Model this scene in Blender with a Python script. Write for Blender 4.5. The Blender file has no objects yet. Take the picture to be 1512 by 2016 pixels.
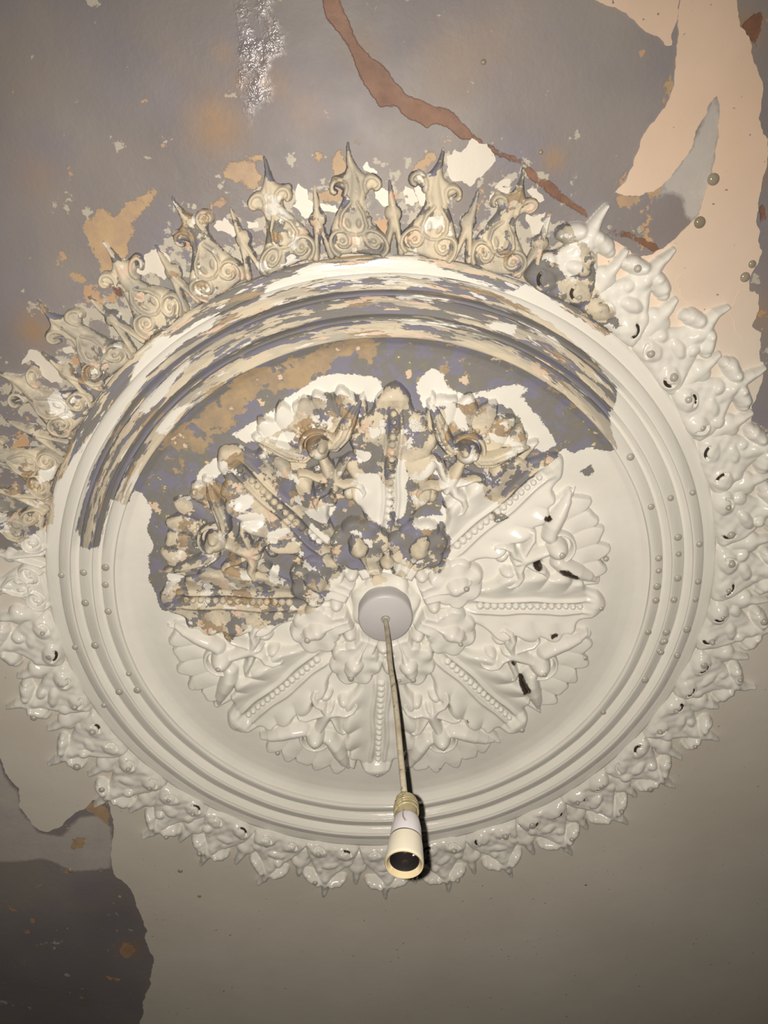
import bpy, bmesh, math, random
import numpy as np
from mathutils import Matrix, Vector

# ------------------------------------------------------------------ units
S = 0.42            # one design unit = outer radius of the moulded ring, in metres
ZC = 2.60           # height of the ceiling
ZP = 0.026          # ceiling plane above the ring's reference plane, design units
def W(x, y, z): return (x*S, y*S, ZC + (z-ZP)*S)
scene = bpy.context.scene
col = scene.collection

# ------------------------------------------------------------------ camera (hand-held phone under the ceiling)
cam_d = bpy.data.cameras.new('camera'); cam = bpy.data.objects.new('camera', cam_d); col.objects.link(cam)
cam_d.sensor_fit = 'VERTICAL'; cam_d.sensor_height = 24.0; cam_d.lens = 1650/2016*24.0
cam_d.clip_start = 0.01
CP = Vector(W(0.0198, -1.3526, -2.2751))
RX = Vector((0.99668707, 0.07392016, -0.03392179)); UY = Vector((0.0813319, -0.90585941, 0.41569683)); FW = Vector((0., 0.41707858, 0.90887043))
cam.matrix_world = Matrix(((RX.x, UY.x, -FW.x, CP.x), (RX.y, UY.y, -FW.y, CP.y), (RX.z, UY.z, -FW.z, CP.z), (0, 0, 0, 1)))
scene.camera = cam

# ------------------------------------------------------------------ light: the phone's flash beside its lens, and a dim room
wd = bpy.data.worlds.new('room'); scene.world = wd; wd.use_nodes = True
wd.node_tree.nodes['Background'].inputs[0].default_value = (1.0, .84, .68, 1)
wd.node_tree.nodes['Background'].inputs[1].default_value = 0.055
fl = bpy.data.lights.new('phone_flash', 'SPOT'); flo = bpy.data.objects.new('phone_flash', fl); col.objects.link(flo)
fl.energy = 57; fl.color = (1.0, .89, .765); fl.spot_size = math.radians(110); fl.spot_blend = 1.0; fl.shadow_soft_size = .003
fm = cam.matrix_world.copy(); fm.translation = CP - RX*0.0145 + UY*0.004
flo.matrix_world = fm @ Matrix.Rotation(math.radians(-1.5), 4, 'X')

vs = scene.view_settings
scene.display_settings.display_device = 'sRGB'
vs.view_transform = 'Standard'; vs.look = 'None'; vs.gamma = 1.0; vs.use_curve_mapping = False; vs.exposure = 0.0

DATA = {"sheets":[[[.822,-1.592],[.823,-1.573],[.822,-1.514],[.822,-1.465],[.82,-1.41],[.801,-1.342],[.766,-1.306],[.743,-1.264],[.729,-1.214],[.711,-1.178],[.684,-1.153],[.717,-1.142],[.749,-1.139],[.786,-1.147],[.813,-1.168],[.847,-1.205],[.876,-1.243],[.905,-1.317],[.922,-1.354],[.931,-1.359],[.939,-1.332],[.944,-1.264],[.934,-1.172],[.909,-1.082],[.888,-1.062],[.851,-1.025],[.82,-1.002],[.741,-.98],[.684,-1.034],[.639,-1.028],[.572,-.731],[.014,-.137],[-.984,.39],[-1.034,.756],[-1.04,.862],[-1.083,1.026],[-1.087,1.083],[-1.047,1.15],[-1.037,1.26],[-1.028,1.354],[-1.035,1.505],[-1.027,1.555],[-1.073,1.708],[-1.126,1.832],[-1.15,1.909],[-1.182,1.996],[-1.238,2.187],[-1.3,5.15],[4.55,5.15],[4.55,-.2],[2.2,-.3],[1.215,-.268],[1.169,-.307],[1.137,-.356],[1.097,-.446],[1.11,-.506],[1.106,-.539],[1.126,-.667],[1.117,-.67],[1.11,-.753],[1.082,-.774],[1.096,-.814],[1.091,-.858],[1.064,-.863],[1.067,-.921],[1.081,-.945],[1.087,-.975],[1.081,-.981],[1.076,-1.026],[1.062,-1.097],[1.069,-1.165],[1.074,-1.206],[1.07,-1.251],[1.049,-1.281],[1.045,-1.321],[1.042,-1.381],[1.025,-1.413],[1.01,-1.441],[.998,-1.482],[.972,-1.507],[.959,-1.563],[.957,-1.583]],[[.617,-1.607],[.617,-1.587],[.674,-1.564],[.713,-1.539],[.737,-1.517],[.768,-1.502],[.8,-1.478],[.809,-1.479],[.809,-1.509],[.82,-1.544],[.82,-1.573],[.818,-1.592]],[[-1.44,.348],[-1.357,.502],[-1.355,.572],[-1.328,.639],[-1.347,.722],[-1.331,.77],[-1.303,.841],[-1.28,.853],[-1.218,.829],[-1.166,.781],[-1.114,.753],[-1.087,.723],[-1.013,.711],[-.926,.526],[-1.013,.141],[-.995,-.213],[-1.151,-.271],[-1.256,-.28]],[[.317,-1.309],[.354,-1.293],[.371,-1.268],[.375,-1.252],[.357,-1.234],[.322,-1.208],[.309,-1.195],[.262,-1.213],[.25,-1.238],[.251,-1.273],[.273,-1.287],[.288,-1.278]],[[.171,-1.22],[.211,-1.229],[.221,-1.22],[.216,-1.196],[.195,-1.186],[.187,-1.158],[.173,-1.175],[.166,-1.196]],[[.141,-1.21],[.162,-1.2],[.173,-1.171],[.159,-1.16],[.138,-1.165]],[[.063,-1.212],[.079,-1.221],[.091,-1.204],[.109,-1.182],[.105,-1.166],[.083,-1.164],[.063,-1.186]],[[.037,-1.264],[.049,-1.275],[.073,-1.25],[.072,-1.244],[.039,-1.256]],[[.358,-1.171],[.376,-1.182],[.415,-1.187],[.406,-1.164],[.384,-1.137],[.367,-1.146]],[[.372,-1.191],[.394,-1.207],[.413,-1.206],[.409,-1.188],[.372,-1.185]],[[.454,-1.176],[.48,-1.178],[.5,-1.148],[.489,-1.143],[.459,-1.168]],[[.454,-1.119],[.472,-1.109],[.503,-1.119],[.489,-1.099],[.501,-1.09],[.49,-1.066],[.467,-1.063],[.45,-1.107]],[[-.129,-1.237],[-.109,-1.221],[-.11,-1.197],[-.092,-1.179],[-.099,-1.159],[-.122,-1.15],[-.151,-1.183],[-.138,-1.195]],[[-.36,-1.15],[-.347,-1.164],[-.335,-1.161],[-.329,-1.17],[-.314,-1.151],[-.303,-1.123],[-.314,-1.119],[-.351,-1.137]],[[-.092,-1.181],[-.057,-1.18],[-.031,-1.166],[-.042,-1.159],[-.072,-1.165]],[[-.274,-1.156],[-.244,-1.154],[-.244,-1.137],[-.272,-1.139]],[[-.651,-1.022],[-.63,-1.056],[-.606,-1.09],[-.592,-1.07],[-.572,-1.06],[-.552,-1.093],[-.506,-1.102],[-.487,-1.083],[-.488,-1.044],[-.509,-1.026],[-.543,-1.049],[-.59,-1.035],[-.639,-1.013]],[[-.941,-.832],[-.908,-.872],[-.887,-.865],[-.866,-.835],[-.833,-.79],[-.844,-.772],[-.89,-.795],[-.892,-.823],[-.921,-.84]],[[-.904,-.708],[-.872,-.745],[-.85,-.719],[-.838,-.678],[-.864,-.665],[-.897,-.688]],[[-.819,-.869],[-.793,-.872],[-.788,-.855],[-.811,-.852]],[[1.035,-.879],[1.09,-.86],[1.09,-.83],[1.082,-.796],[1.077,-.774],[1.062,-.732],[1.039,-.765],[1.018,-.821]],[[.879,-.932],[.903,-.912],[.927,-.88],[.925,-.854],[.9,-.853],[.875,-.881],[.862,-.915]]],"crack":[[[-.027,-1.646],[.004,-1.644],[.024,-1.601],[.037,-1.566],[.046,-1.533],[.08,-1.506],[.107,-1.482],[.133,-1.448],[.164,-1.412],[.23,-1.389],[.267,-1.375],[.295,-1.342],[.319,-1.315],[.302,-1.307],[.277,-1.32],[.248,-1.346],[.219,-1.352],[.21,-1.339],[.19,-1.356],[.157,-1.364],[.138,-1.388],[.113,-1.401],[.096,-1.391],[.081,-1.411],[.059,-1.442],[.045,-1.472],[.039,-1.502],[.018,-1.542],[-.01,-1.58],[-.024,-1.601]],[[.487,-1.208],[.508,-1.198],[.546,-1.167],[.526,-1.158],[.5,-1.187]],[[.972,-1.514],[.997,-1.525],[1.014,-1.54],[1.028,-1.52],[1.017,-1.451],[1.004,-1.478]],[[1.065,-1.085],[1.081,-1.096],[1.093,-1.064],[1.083,-1.041]],[[-.655,-1.014],[-.63,-1.016],[-.627,-.994],[-.644,-.989]]],"crackline":[[[.319,-1.31],[.361,-1.283],[.403,-1.258],[.446,-1.243],[.472,-1.207],[.533,-1.156]],[[.522,-1.169],[.557,-1.141],[.61,-1.106]],[[.675,-1.051],[.721,-1.045],[.764,-1.024],[.807,-.999]],[[.835,-.956],[.892,-.927],[.903,-.905]]],"ochre":[[[-.693,-1.176],[-.646,-1.21],[-.604,-1.194],[-.57,-1.229],[-.531,-1.232],[-.492,-1.265],[-.49,-1.241],[-.536,-1.207],[-.571,-1.16],[-.597,-1.099],[-.647,-1.051],[-.676,-1.04],[-.667,-1.085],[-.683,-1.131]],[[-.041,-1.243],[-.045,-1.273],[-.022,-1.307],[.011,-1.316],[.038,-1.338],[.043,-1.314],[.001,-1.308],[-.008,-1.246],[-.018,-1.18],[-.092,-1.192],[-.084,-1.21],[-.05,-1.219]],[[-.324,-1.264],[-.293,-1.298],[-.259,-1.307],[-.2,-1.32],[-.21,-1.292],[-.236,-1.288],[-.215,-1.256],[-.246,-1.222],[-.268,-1.248],[-.312,-1.257]],[[-.793,-1.088],[-.758,-1.124],[-.748,-1.111],[-.775,-1.08]],[[-.366,-1.207],[-.343,-1.223],[-.318,-1.215],[-.329,-1.192],[-.362,-1.188]],[[-.08,-1.306],[-.067,-1.31],[-.062,-1.292],[-.075,-1.287]],[[-.765,-1.067],[-.72,-1.057],[-.704,-1.036],[-.744,-1.039]],[[.155,-1.229],[.173,-1.255],[.2,-1.269],[.21,-1.296],[.229,-1.287],[.23,-1.263],[.199,-1.25],[.185,-1.235],[.163,-1.224]],[[.684,-1.149],[.717,-1.141],[.753,-1.14],[.786,-1.147],[.815,-1.168],[.802,-1.14],[.783,-1.119],[.774,-1.135],[.742,-1.126],[.727,-1.104],[.705,-1.125],[.693,-1.114]],[[.812,-1.411],[.829,-1.447],[.82,-1.41],[.803,-1.346],[.792,-1.36]],[[.675,-1.154],[.687,-1.172],[.714,-1.2],[.729,-1.214],[.711,-1.178]],[[-1.125,.759],[-1.084,.73],[-1.041,.768],[-1.046,.862],[-1.075,.831],[-1.101,.788]],[[-1.198,.9],[-1.155,.891],[-1.172,.945],[-1.209,.948]],[[-1.136,1.452],[-1.095,1.441],[-1.084,1.499],[-1.126,1.543],[-1.149,1.515]]],"pale":[[[.792,-1.118],[.813,-1.168],[.847,-1.205],[.876,-1.243],[.905,-1.317],[.922,-1.354],[.931,-1.359],[.939,-1.332],[.944,-1.264],[.934,-1.172],[.909,-1.082],[.89,-1.064],[.867,-1.097],[.862,-1.128],[.839,-1.143],[.815,-1.141]],[[-1.501,.494],[-1.363,.527],[-1.363,.603],[-1.336,.67],[-1.351,.748],[-1.308,.861],[-1.231,.883],[-1.149,.796],[-1.079,.804],[-1.051,.861],[-1.064,.95],[-1.096,1.053],[-1.166,1.06],[-1.234,1.056],[-1.282,1.011],[-1.332,.98],[-1.396,.984],[-1.484,.981],[-1.64,.978]]],"wet":[[[-.221,-1.656],[-.138,-1.651],[-.137,-1.583],[-.115,-1.568],[-.126,-1.536],[-.161,-1.523],[-.175,-1.483],[-.193,-1.468],[-.167,-1.45],[-.177,-1.425],[-.212,-1.417],[-.223,-1.386],[-.237,-1.393],[-.241,-1.433],[-.25,-1.456],[-.246,-1.521],[-.229,-1.584]]],"stain":[[-.317,-1.387,.075,.9],[-.887,-.925,.05,.8],[.524,-1.245,.03,.9],[-.787,-1.3,.06,.35],[-.157,-1.46,.05,.4],[-.094,-1.405,.06,.4],[.286,-1.483,.09,.35],[.361,-1.51,.1,.3],[.061,-1.526,.05,.3],[-.275,-1.539,.03,.5],[-.248,-1.472,.03,.5],[.991,-1.498,.05,.8],[1.05,-1.185,.05,.7],[1.107,-.802,.06,.5],[-1.111,1.492,.05,.8]],"cdrip":[[.939,-1.165,.016],[.912,-1.061,.016],[1.048,-.909,.014],[1.064,-.942,.011],[-1.242,1.049,.01],[-1.09,1.203,.008],[-.842,1.094,.01],[-.793,1.231,.008],[.35,-1.476,.007],[.491,-1.263,.006]],"strip":[[[-1.437,-.302],[-1.139,-.278],[-1.036,-.325],[-.963,-.355],[-.932,-.472],[-.874,-.535],[-.834,-.577],[-.767,-.652],[-.668,-.75],[-.601,-.835],[-.551,-.877],[-.503,-.883],[-.422,-.914],[-.378,-.937],[-.27,-.959],[-.195,-.979],[-.116,-.992],[-.005,-.995],[.103,-.989],[.264,-.961],[.378,-.92],[.453,-.938],[.508,-.903],[.551,-.866],[.639,-.803],[.673,-.781],[.707,-.812],[.682,-.852],[.634,-.913],[.631,-1.006],[.577,-1.046],[.557,-1.098],[.598,-1.159],[.788,-1.241],[.749,-1.865],[-.908,-1.974]],[[-.378,-.937],[-.397,-.901],[-.465,-.868],[-.534,-.829],[-.601,-.771],[-.672,-.696],[-.74,-.612],[-.802,-.524],[-.852,-.433],[-.893,-.337],[-.9,-.266],[-.879,-.276],[-.847,-.268],[-.817,-.33],[-.781,-.418],[-.751,-.414],[-.731,-.406],[-.705,-.442],[-.689,-.426],[-.668,-.367],[-.695,-.302],[-.685,-.259],[-.713,-.2],[-.711,-.172],[-.726,-.134],[-.706,-.098],[-.7,-.024],[-.65,-.027],[-.626,.011],[-.579,.027],[-.552,.052],[-.492,.077],[-.43,.03],[-.346,.038],[-.311,.03],[-.278,.001],[-.235,-.004],[-.209,-.024],[-.165,-.078],[-.163,-.123],[-.1,-.147],[-.03,-.144],[.054,-.154],[.122,-.121],[.172,-.108],[.21,-.156],[.217,-.214],[.184,-.277],[.208,-.305],[.196,-.372],[.228,-.418],[.31,-.387],[.322,-.336],[.371,-.31],[.463,-.385],[.485,-.42],[.559,-.456],[.586,-.438],[.631,-.455],[.691,-.438],[.708,-.456],[.695,-.504],[.686,-.558],[.708,-.632],[.623,-.734],[.565,-.788],[.505,-.839],[.378,-.92],[.264,-.961],[.103,-.989],[-.116,-.992],[-.27,-.959]],[[-.039,-.133],[.008,-.139],[.062,-.136],[.077,-.108],[.057,-.114],[.007,-.131],[-.035,-.122]],[[-.04,-.101],[-.013,-.113],[.015,-.093],[-.015,-.087],[-.042,-.082]],[[.333,-.283],[.386,-.286],[.39,-.261],[.347,-.253]],[[.617,-.38],[.642,-.395],[.653,-.383],[.648,-.362],[.624,-.368]]],"isl":[[[-.415,-.847],[-.451,-.826],[-.501,-.802],[-.57,-.751],[-.621,-.707],[-.641,-.675],[-.618,-.673],[-.589,-.7],[-.545,-.735],[-.516,-.771]],[[-.479,-.71],[-.536,-.68],[-.586,-.64],[-.61,-.616],[-.577,-.613],[-.536,-.656],[-.486,-.696]],[[-.379,-.928],[-.416,-.926],[-.456,-.905],[-.458,-.891],[-.429,-.898],[-.385,-.922]],[[.123,-.934],[.168,-.931],[.196,-.921],[.234,-.915],[.234,-.91],[.178,-.92],[.143,-.928]],[[-.028,-.878],[.029,-.883],[.085,-.879],[.139,-.872],[.175,-.865],[.232,-.848],[.231,-.844],[.157,-.862],[.048,-.875],[-.027,-.874]],[[.099,-.937],[.189,-.926],[.269,-.906],[.188,-.917],[.099,-.928]],[[.095,-.877],[.208,-.861],[.299,-.838],[.358,-.807],[.289,-.829],[.185,-.856],[.094,-.868]],[[.331,-.846],[.368,-.846],[.423,-.834],[.413,-.812],[.349,-.829]],[[.423,-.841],[.496,-.81],[.534,-.788],[.553,-.754],[.506,-.786]],[[-.396,-.585],[-.351,-.609],[-.315,-.619],[-.263,-.651],[-.182,-.707],[-.128,-.733],[-.076,-.742],[-.039,-.728],[.007,-.722],[.041,-.706],[.047,-.679],[.014,-.646],[-.031,-.677],[-.09,-.686],[-.125,-.685],[-.186,-.681],[-.204,-.633],[-.257,-.591],[-.313,-.564],[-.359,-.554]],[[-.519,-.468],[-.502,-.49],[-.445,-.514],[-.418,-.516],[-.418,-.483],[-.462,-.458],[-.494,-.456],[-.528,-.425]],[[.141,-.698],[.185,-.73],[.221,-.71],[.22,-.672],[.266,-.653],[.218,-.628],[.161,-.618],[.139,-.659]],[[.219,-.662],[.266,-.651],[.294,-.651],[.36,-.653],[.421,-.665],[.454,-.647],[.431,-.63],[.469,-.587],[.493,-.55],[.522,-.507],[.547,-.464],[.483,-.451],[.444,-.488],[.449,-.518],[.426,-.566],[.378,-.605],[.322,-.634],[.265,-.624],[.238,-.646]],[[-.048,-.453],[.005,-.443],[.045,-.387],[.03,-.256],[-.021,-.305],[-.049,-.33],[-.059,-.385]],[[.115,-.407],[.163,-.471],[.196,-.468],[.227,-.392],[.207,-.372],[.17,-.429]],[[.227,-.392],[.296,-.386],[.305,-.336],[.369,-.314],[.328,-.274],[.251,-.214],[.212,-.251],[.184,-.298],[.226,-.349]],[[.071,-.479],[.095,-.472],[.095,-.409],[.078,-.296],[.048,-.288],[.051,-.407]],[[.097,-.278],[.143,-.282],[.183,-.287],[.207,-.257],[.167,-.255],[.121,-.256]],[[.21,-.554],[.219,-.643],[.26,-.615],[.291,-.542],[.262,-.55],[.235,-.587]],[[.339,-.533],[.387,-.519],[.44,-.494],[.435,-.479],[.357,-.501]],[[-.008,-.583],[.025,-.58],[.029,-.565],[.008,-.551]],[[.077,-.571],[.11,-.573],[.11,-.558],[.09,-.554]],[[-.398,-.408],[-.362,-.405],[-.356,-.385],[-.368,-.361],[-.406,-.354],[-.42,-.381]],[[-.412,-.345],[-.378,-.357],[-.334,-.343],[-.339,-.308],[-.378,-.291],[-.403,-.314]],[[-.212,-.337],[-.168,-.358],[-.122,-.369],[-.125,-.329],[-.152,-.296],[-.191,-.315]],[[-.046,-.455],[.002,-.432],[.011,-.377],[.024,-.29],[-.004,-.298],[-.047,-.337],[-.055,-.398]],[[-.327,-.291],[-.268,-.291],[-.264,-.278],[-.299,-.263],[-.314,-.249],[-.33,-.271]],[[-.427,-.164],[-.398,-.151],[-.391,-.134],[-.423,-.137]],[[-.344,-.162],[-.313,-.154],[-.317,-.122],[-.341,-.119]],[[-.65,-.164],[-.617,-.166],[-.612,-.139],[-.681,-.101]],[[-.228,-.466],[-.218,-.441],[-.232,-.433],[-.234,-.452]],[[-.169,-.48],[-.151,-.474],[-.157,-.46],[-.171,-.461]],[[-.259,-.578],[-.231,-.589],[-.184,-.576],[-.225,-.566],[-.201,-.549],[-.28,-.552]],[[-.044,-.526],[-.001,-.509],[-.021,-.482],[-.048,-.475]],[[-.206,-.306],[-.152,-.25],[-.165,-.209],[-.202,-.254]],[[.238,-1.166],[.26,-1.169],[.287,-1.152],[.288,-1.126],[.272,-1.106],[.254,-1.141]],[[.326,-1.159],[.337,-1.155],[.349,-1.133],[.349,-1.117],[.323,-1.121]],[[.179,-1.118],[.206,-1.132],[.237,-1.134],[.231,-1.109],[.187,-1.104]],[[.038,-1.196],[.063,-1.188],[.059,-1.164],[.046,-1.138],[.037,-1.165]],[[.495,-1.099],[.521,-1.109],[.526,-1.071],[.504,-1.061]],[[.566,-1.039],[.593,-1.024],[.594,-.968],[.554,-.945],[.54,-.977],[.504,-1.005],[.54,-1.02]],[[-.963,-.527],[-.912,-.534],[-.93,-.491],[-.968,-.49]],[[-1.0,-.439],[-.959,-.435],[-.957,-.41],[-.994,-.417]],[[-1.088,-.472],[-1.061,-.44],[-1.098,-.431]],[[-.886,-.736],[-.863,-.756],[-.84,-.732],[-.826,-.681],[-.863,-.68],[-.889,-.694]],[[-.269,-.963],[-.237,-.991],[-.191,-1.008],[-.116,-1.039],[-.055,-1.032],[-.002,-1.026],[.052,-1.037],[.11,-1.036],[.185,-1.024],[.225,-1.006],[.303,-.969],[.378,-.938],[.415,-.924],[.447,-.941],[.501,-.897],[.467,-.872],[.415,-.901],[.344,-.938],[.236,-.973],[.103,-.991],[-.005,-.996],[-.115,-.994],[-.196,-.977],[-.266,-.956]]],"rhole_shade":[[[.459,-.113],[.48,-.119],[.496,-.107],[.489,-.089],[.466,-.089]],[[.536,-.085],[.559,-.088],[.602,-.052],[.583,-.043],[.541,-.069]],[[.412,.308],[.432,.307],[.449,.348],[.442,.374],[.429,.376]],[[.505,.145],[.539,.157],[.52,.166]],[[.388,.234],[.413,.24],[.422,.255],[.393,.253]],[[.493,-.268],[.516,-.259],[.507,-.247],[.491,-.256]],[[.234,.455],[.259,.477],[.239,.475]]],"roch":[[[-.663,-.448],[-.627,-.556],[-.539,-.64],[-.442,-.707],[-.335,-.763],[-.217,-.806],[-.047,-.829],[.09,-.806],[.078,-.729],[-.026,-.759],[-.14,-.74],[-.233,-.674],[-.355,-.625],[-.452,-.556],[-.555,-.471],[-.645,-.381]],[[-.177,-.661],[-.089,-.683],[-.035,-.649],[-.056,-.575],[-.133,-.536],[-.188,-.556]],[[-.272,-.579],[-.185,-.587],[-.105,-.518],[-.137,-.49],[-.251,-.515]],[[-.555,-.447],[-.424,-.53],[-.348,-.555],[-.376,-.463],[-.481,-.359],[-.58,-.216],[-.616,-.185]],[[.256,-.639],[.335,-.632],[.405,-.566],[.39,-.506],[.244,-.503],[.174,-.571]],[[-.568,-.198],[-.444,-.204],[-.421,-.149],[-.564,-.127]],[[-.628,-.049],[-.564,-.052],[-.486,.058],[-.549,.052]]],"drip":[[.747,-.428],[.817,-.262],[.851,-.085],[.854,-.041],[.853,.016],[.852,.066],[.834,.183],[.874,-.286],[.906,-.152],[.912,-.094],[.916,-.008],[.909,.069],[.893,.189],[.884,.225],[.875,.259],[.939,-.298],[.974,-.122],[.981,.01],[.978,.075],[.96,.185],[.936,.284],[-.832,-.208],[-.856,-.056],[-.845,-.149],[-.839,.179],[-.825,.246],[-.901,-.197],[-.919,-.092],[-.922,.063],[-.884,.246],[-.969,-.194],[-.986,.064],[-.944,.295],[.89,.222],[.88,.264],[.835,.37],[.935,.282],[.7,.487]]}

rng = random.Random(7)
nrg = np.random.RandomState(5)

# ------------------------------------------------------------------ wear and hole-shade maps on the ceiling plane: signed distances (design units)
X0, Y0, X1, Y1, GS = -1.6, -2.25, 1.8, 1.75, .008
gx = np.arange(X0, X1, GS); gy = np.arange(Y0, Y1, GS)
CLIP = .06
def poly_sdf(P, X, Y):
    P = np.asarray(P, float); d = np.full(X.shape, 1e9); ins = np.zeros(X.shape, bool)
    n = len(P)
    for i in range(n):
        ax, ay = P[i]; bx_, by_ = P[(i+1) % n]
        ex, ey = bx_-ax, by_-ay; L = ex*ex+ey*ey+1e-12
        t = np.clip(((X-ax)*ex+(Y-ay)*ey)/L, 0, 1)
        d = np.minimum(d, (X-ax-t*ex)**2+(Y-ay-t*ey)**2)
        c = ((ay > Y) != (by_ > Y))
        if abs(ey) > 1e-12: ins ^= c & (X < (Y-ay)*ex/ey+ax)
    return np.where(ins, 1, -1)*np.sqrt(d)
def line_sdf(P, X, Y, rad):
    d = np.full(X.shape, 1e9)
    for (ax, ay), (bx_, by_) in zip(P[:-1], P[1:]):
        ex, ey = bx_-ax, by_-ay; L = ex*ex+ey*ey+1e-12
        t = np.clip(((X-ax)*ex+(Y-ay)*ey)/L, 0, 1)
        d = np.minimum(d, (X-ax-t*ex)**2+(Y-ay-t*ey)**2)
    return rad-np.sqrt(d)
def region(polys, lines=(), rad=.004):
    F = np.full((len(gy), len(gx)), -CLIP)
    for P in list(polys)+[('L', l) for l in lines]:
        isl = P[0] == 'L'; Q = np.array(P[1] if isl else P, float)
        lo = Q.min(0)-CLIP; hi = Q.max(0)+CLIP
        i0, i1 = np.searchsorted(gx, (lo[0], hi[0])); j0, j1 = np.searchsorted(gy, (lo[1], hi[1]))
        if i1 <= i0 or j1 <= j0: continue
        XX, YY = np.meshgrid(gx[i0:i1], gy[j0:j1])
        s = line_sdf(Q, XX, YY, rad) if isl else poly_sdf(Q, XX, YY)
        F[j0:j1, i0:i1] = np.maximum(F[j0:j1, i0:i1], np.clip(s, -CLIP, CLIP))
    return F
M_strip = region(DATA['strip']); M_isl = region(DATA['isl'])
M_white = np.maximum(-M_strip, M_isl)
M_hole_shade = region(DATA['rhole_shade']); M_roch = region(DATA['roch'])  # first mask: deep holes among the leaves, their shade painted in as dark colour
M_ochre = region(DATA['ochre']); M_crack = region(DATA['crack'], DATA['crackline'], .0065)
M_pale = region(DATA['pale']); M_wet = region(DATA['wet'])
XX, YY = np.meshgrid(gx, gy); M_stain = np.zeros_like(XX)
for a, b, r, s in DATA['stain']:
    M_stain = np.maximum(M_stain, s*np.exp(-((XX-a)**2+(YY-b)**2)/r**2*1.2))
def samp(F, x, y):
    u = np.clip((x-X0)/GS, 0, len(gx)-1.001); v = np.clip((y-Y0)/GS, 0, len(gy)-1.001)
    i = u.astype(int); j = v.astype(int); a = u-i; b = v-j
    return (F[j, i]*(1-a)+F[j, i+1]*a)*(1-b)+(F[j+1, i]*(1-a)+F[j+1, i+1]*a)*b

# ------------------------------------------------------------------ node helpers
class N:
    def __init__(s, name):
        s.m = bpy.data.materials.new(name); s.m.use_nodes = True; s.t = s.m.node_tree; s.b = s.t.nodes['Principled BSDF']
    def n(s, typ, **k):
        o = s.t.nodes.new(typ)
        for a, v in k.items(): setattr(o, a, v)
        return o
    def put(s, sock, v):
        if hasattr(v, 'links'): s.t.links.new(v, sock)
        elif isinstance(v, (tuple, list)) and len(v) == 3 and len(sock.default_value) == 4: sock.default_value = (*v, 1)
        else: sock.default_value = v
    def attr(s, name, vec=False):
        o = s.n('ShaderNodeAttribute', attribute_name=name); return o.outputs['Vector' if vec else 'Fac']
    def math(s, op, a, b=0.0, c=None, clamp=False):
        o = s.n('ShaderNodeMath', operation=op, use_clamp=clamp); s.put(o.inputs[0], a); s.put(o.inputs[1], b)
        if c is not None: s.put(o.inputs[2], c)
        return o.outputs[0]
    def noise(s, vec, scale, detail=3.0, rough=.55, off=None, dist=0.0):
        if off:
            v = s.n('ShaderNodeVectorMath', operation='ADD'); s.put(v.inputs[0], vec); v.inputs[1].default_value = off; vec = v.outputs[0]
        o = s.n('ShaderNodeTexNoise'); s.put(o.inputs['Vector'], vec); o.inputs['Scale'].default_value = scale
        o.inputs['Detail'].default_value = detail; o.inputs['Roughness'].default_value = rough; o.inputs['Distortion'].default_value = dist
        return o.outputs[0]
    def step(s, v, lo, hi):
        o = s.n('ShaderNodeMapRange'); s.put(o.inputs[0], v); o.inputs[1].default_value = lo; o.inputs[2].default_value = hi
        return o.outputs[0]
    def mix(s, f, a, b):
        o = s.n('ShaderNodeMix', data_type='RGBA'); s.put(o.inputs[0], f); s.put(o.inputs[6], a); s.put(o.inputs[7], b); return o.outputs[2]
    def mixf(s, f, a, b):
        o = s.n('ShaderNodeMix', data_type='FLOAT'); s.put(o.inputs[0], f); s.put(o.inputs[2], a); s.put(o.inputs[3], b); return o.outputs[0]
    def bump(s, h, strength=1.0, dist=.001, prev=None):
        o = s.n('ShaderNodeBump'); s.put(o.inputs['Height'], h); o.inputs['Strength'].default_value = strength; o.inputs['Distance'].default_value = dist
        if prev is not None: s.put(o.inputs['Normal'], prev)
        return o.outputs[0]
    def out(s, colr, rough, normal=None, spec=.5):
        s.put(s.b.inputs['Base Color'], colr); s.put(s.b.inputs['Roughness'], rough); s.b.inputs['Specular IOR Level'].default_value = spec
        if normal is not None: s.put(s.b.inputs['Normal'], normal)
        return s.m
TINT = (1.0, .905, .80)      # colour of the flash: picked colours are divided by it
def lin(r, g, b): return tuple(min(.84, .92*(((c/255+.055)/1.055)**2.4)/t) for c, t in zip((r, g, b), TINT))

WHITE = lin(230, 220, 203); GREY = lin(128, 122, 115); LILAC = lin(129, 124, 134); OLIVE = lin(132, 126, 108)
TAN = lin(216, 198, 168); OCHRE = lin(178, 150, 114); PEACH = lin(222, 192, 164); STONE = lin(180, 168, 148)

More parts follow.
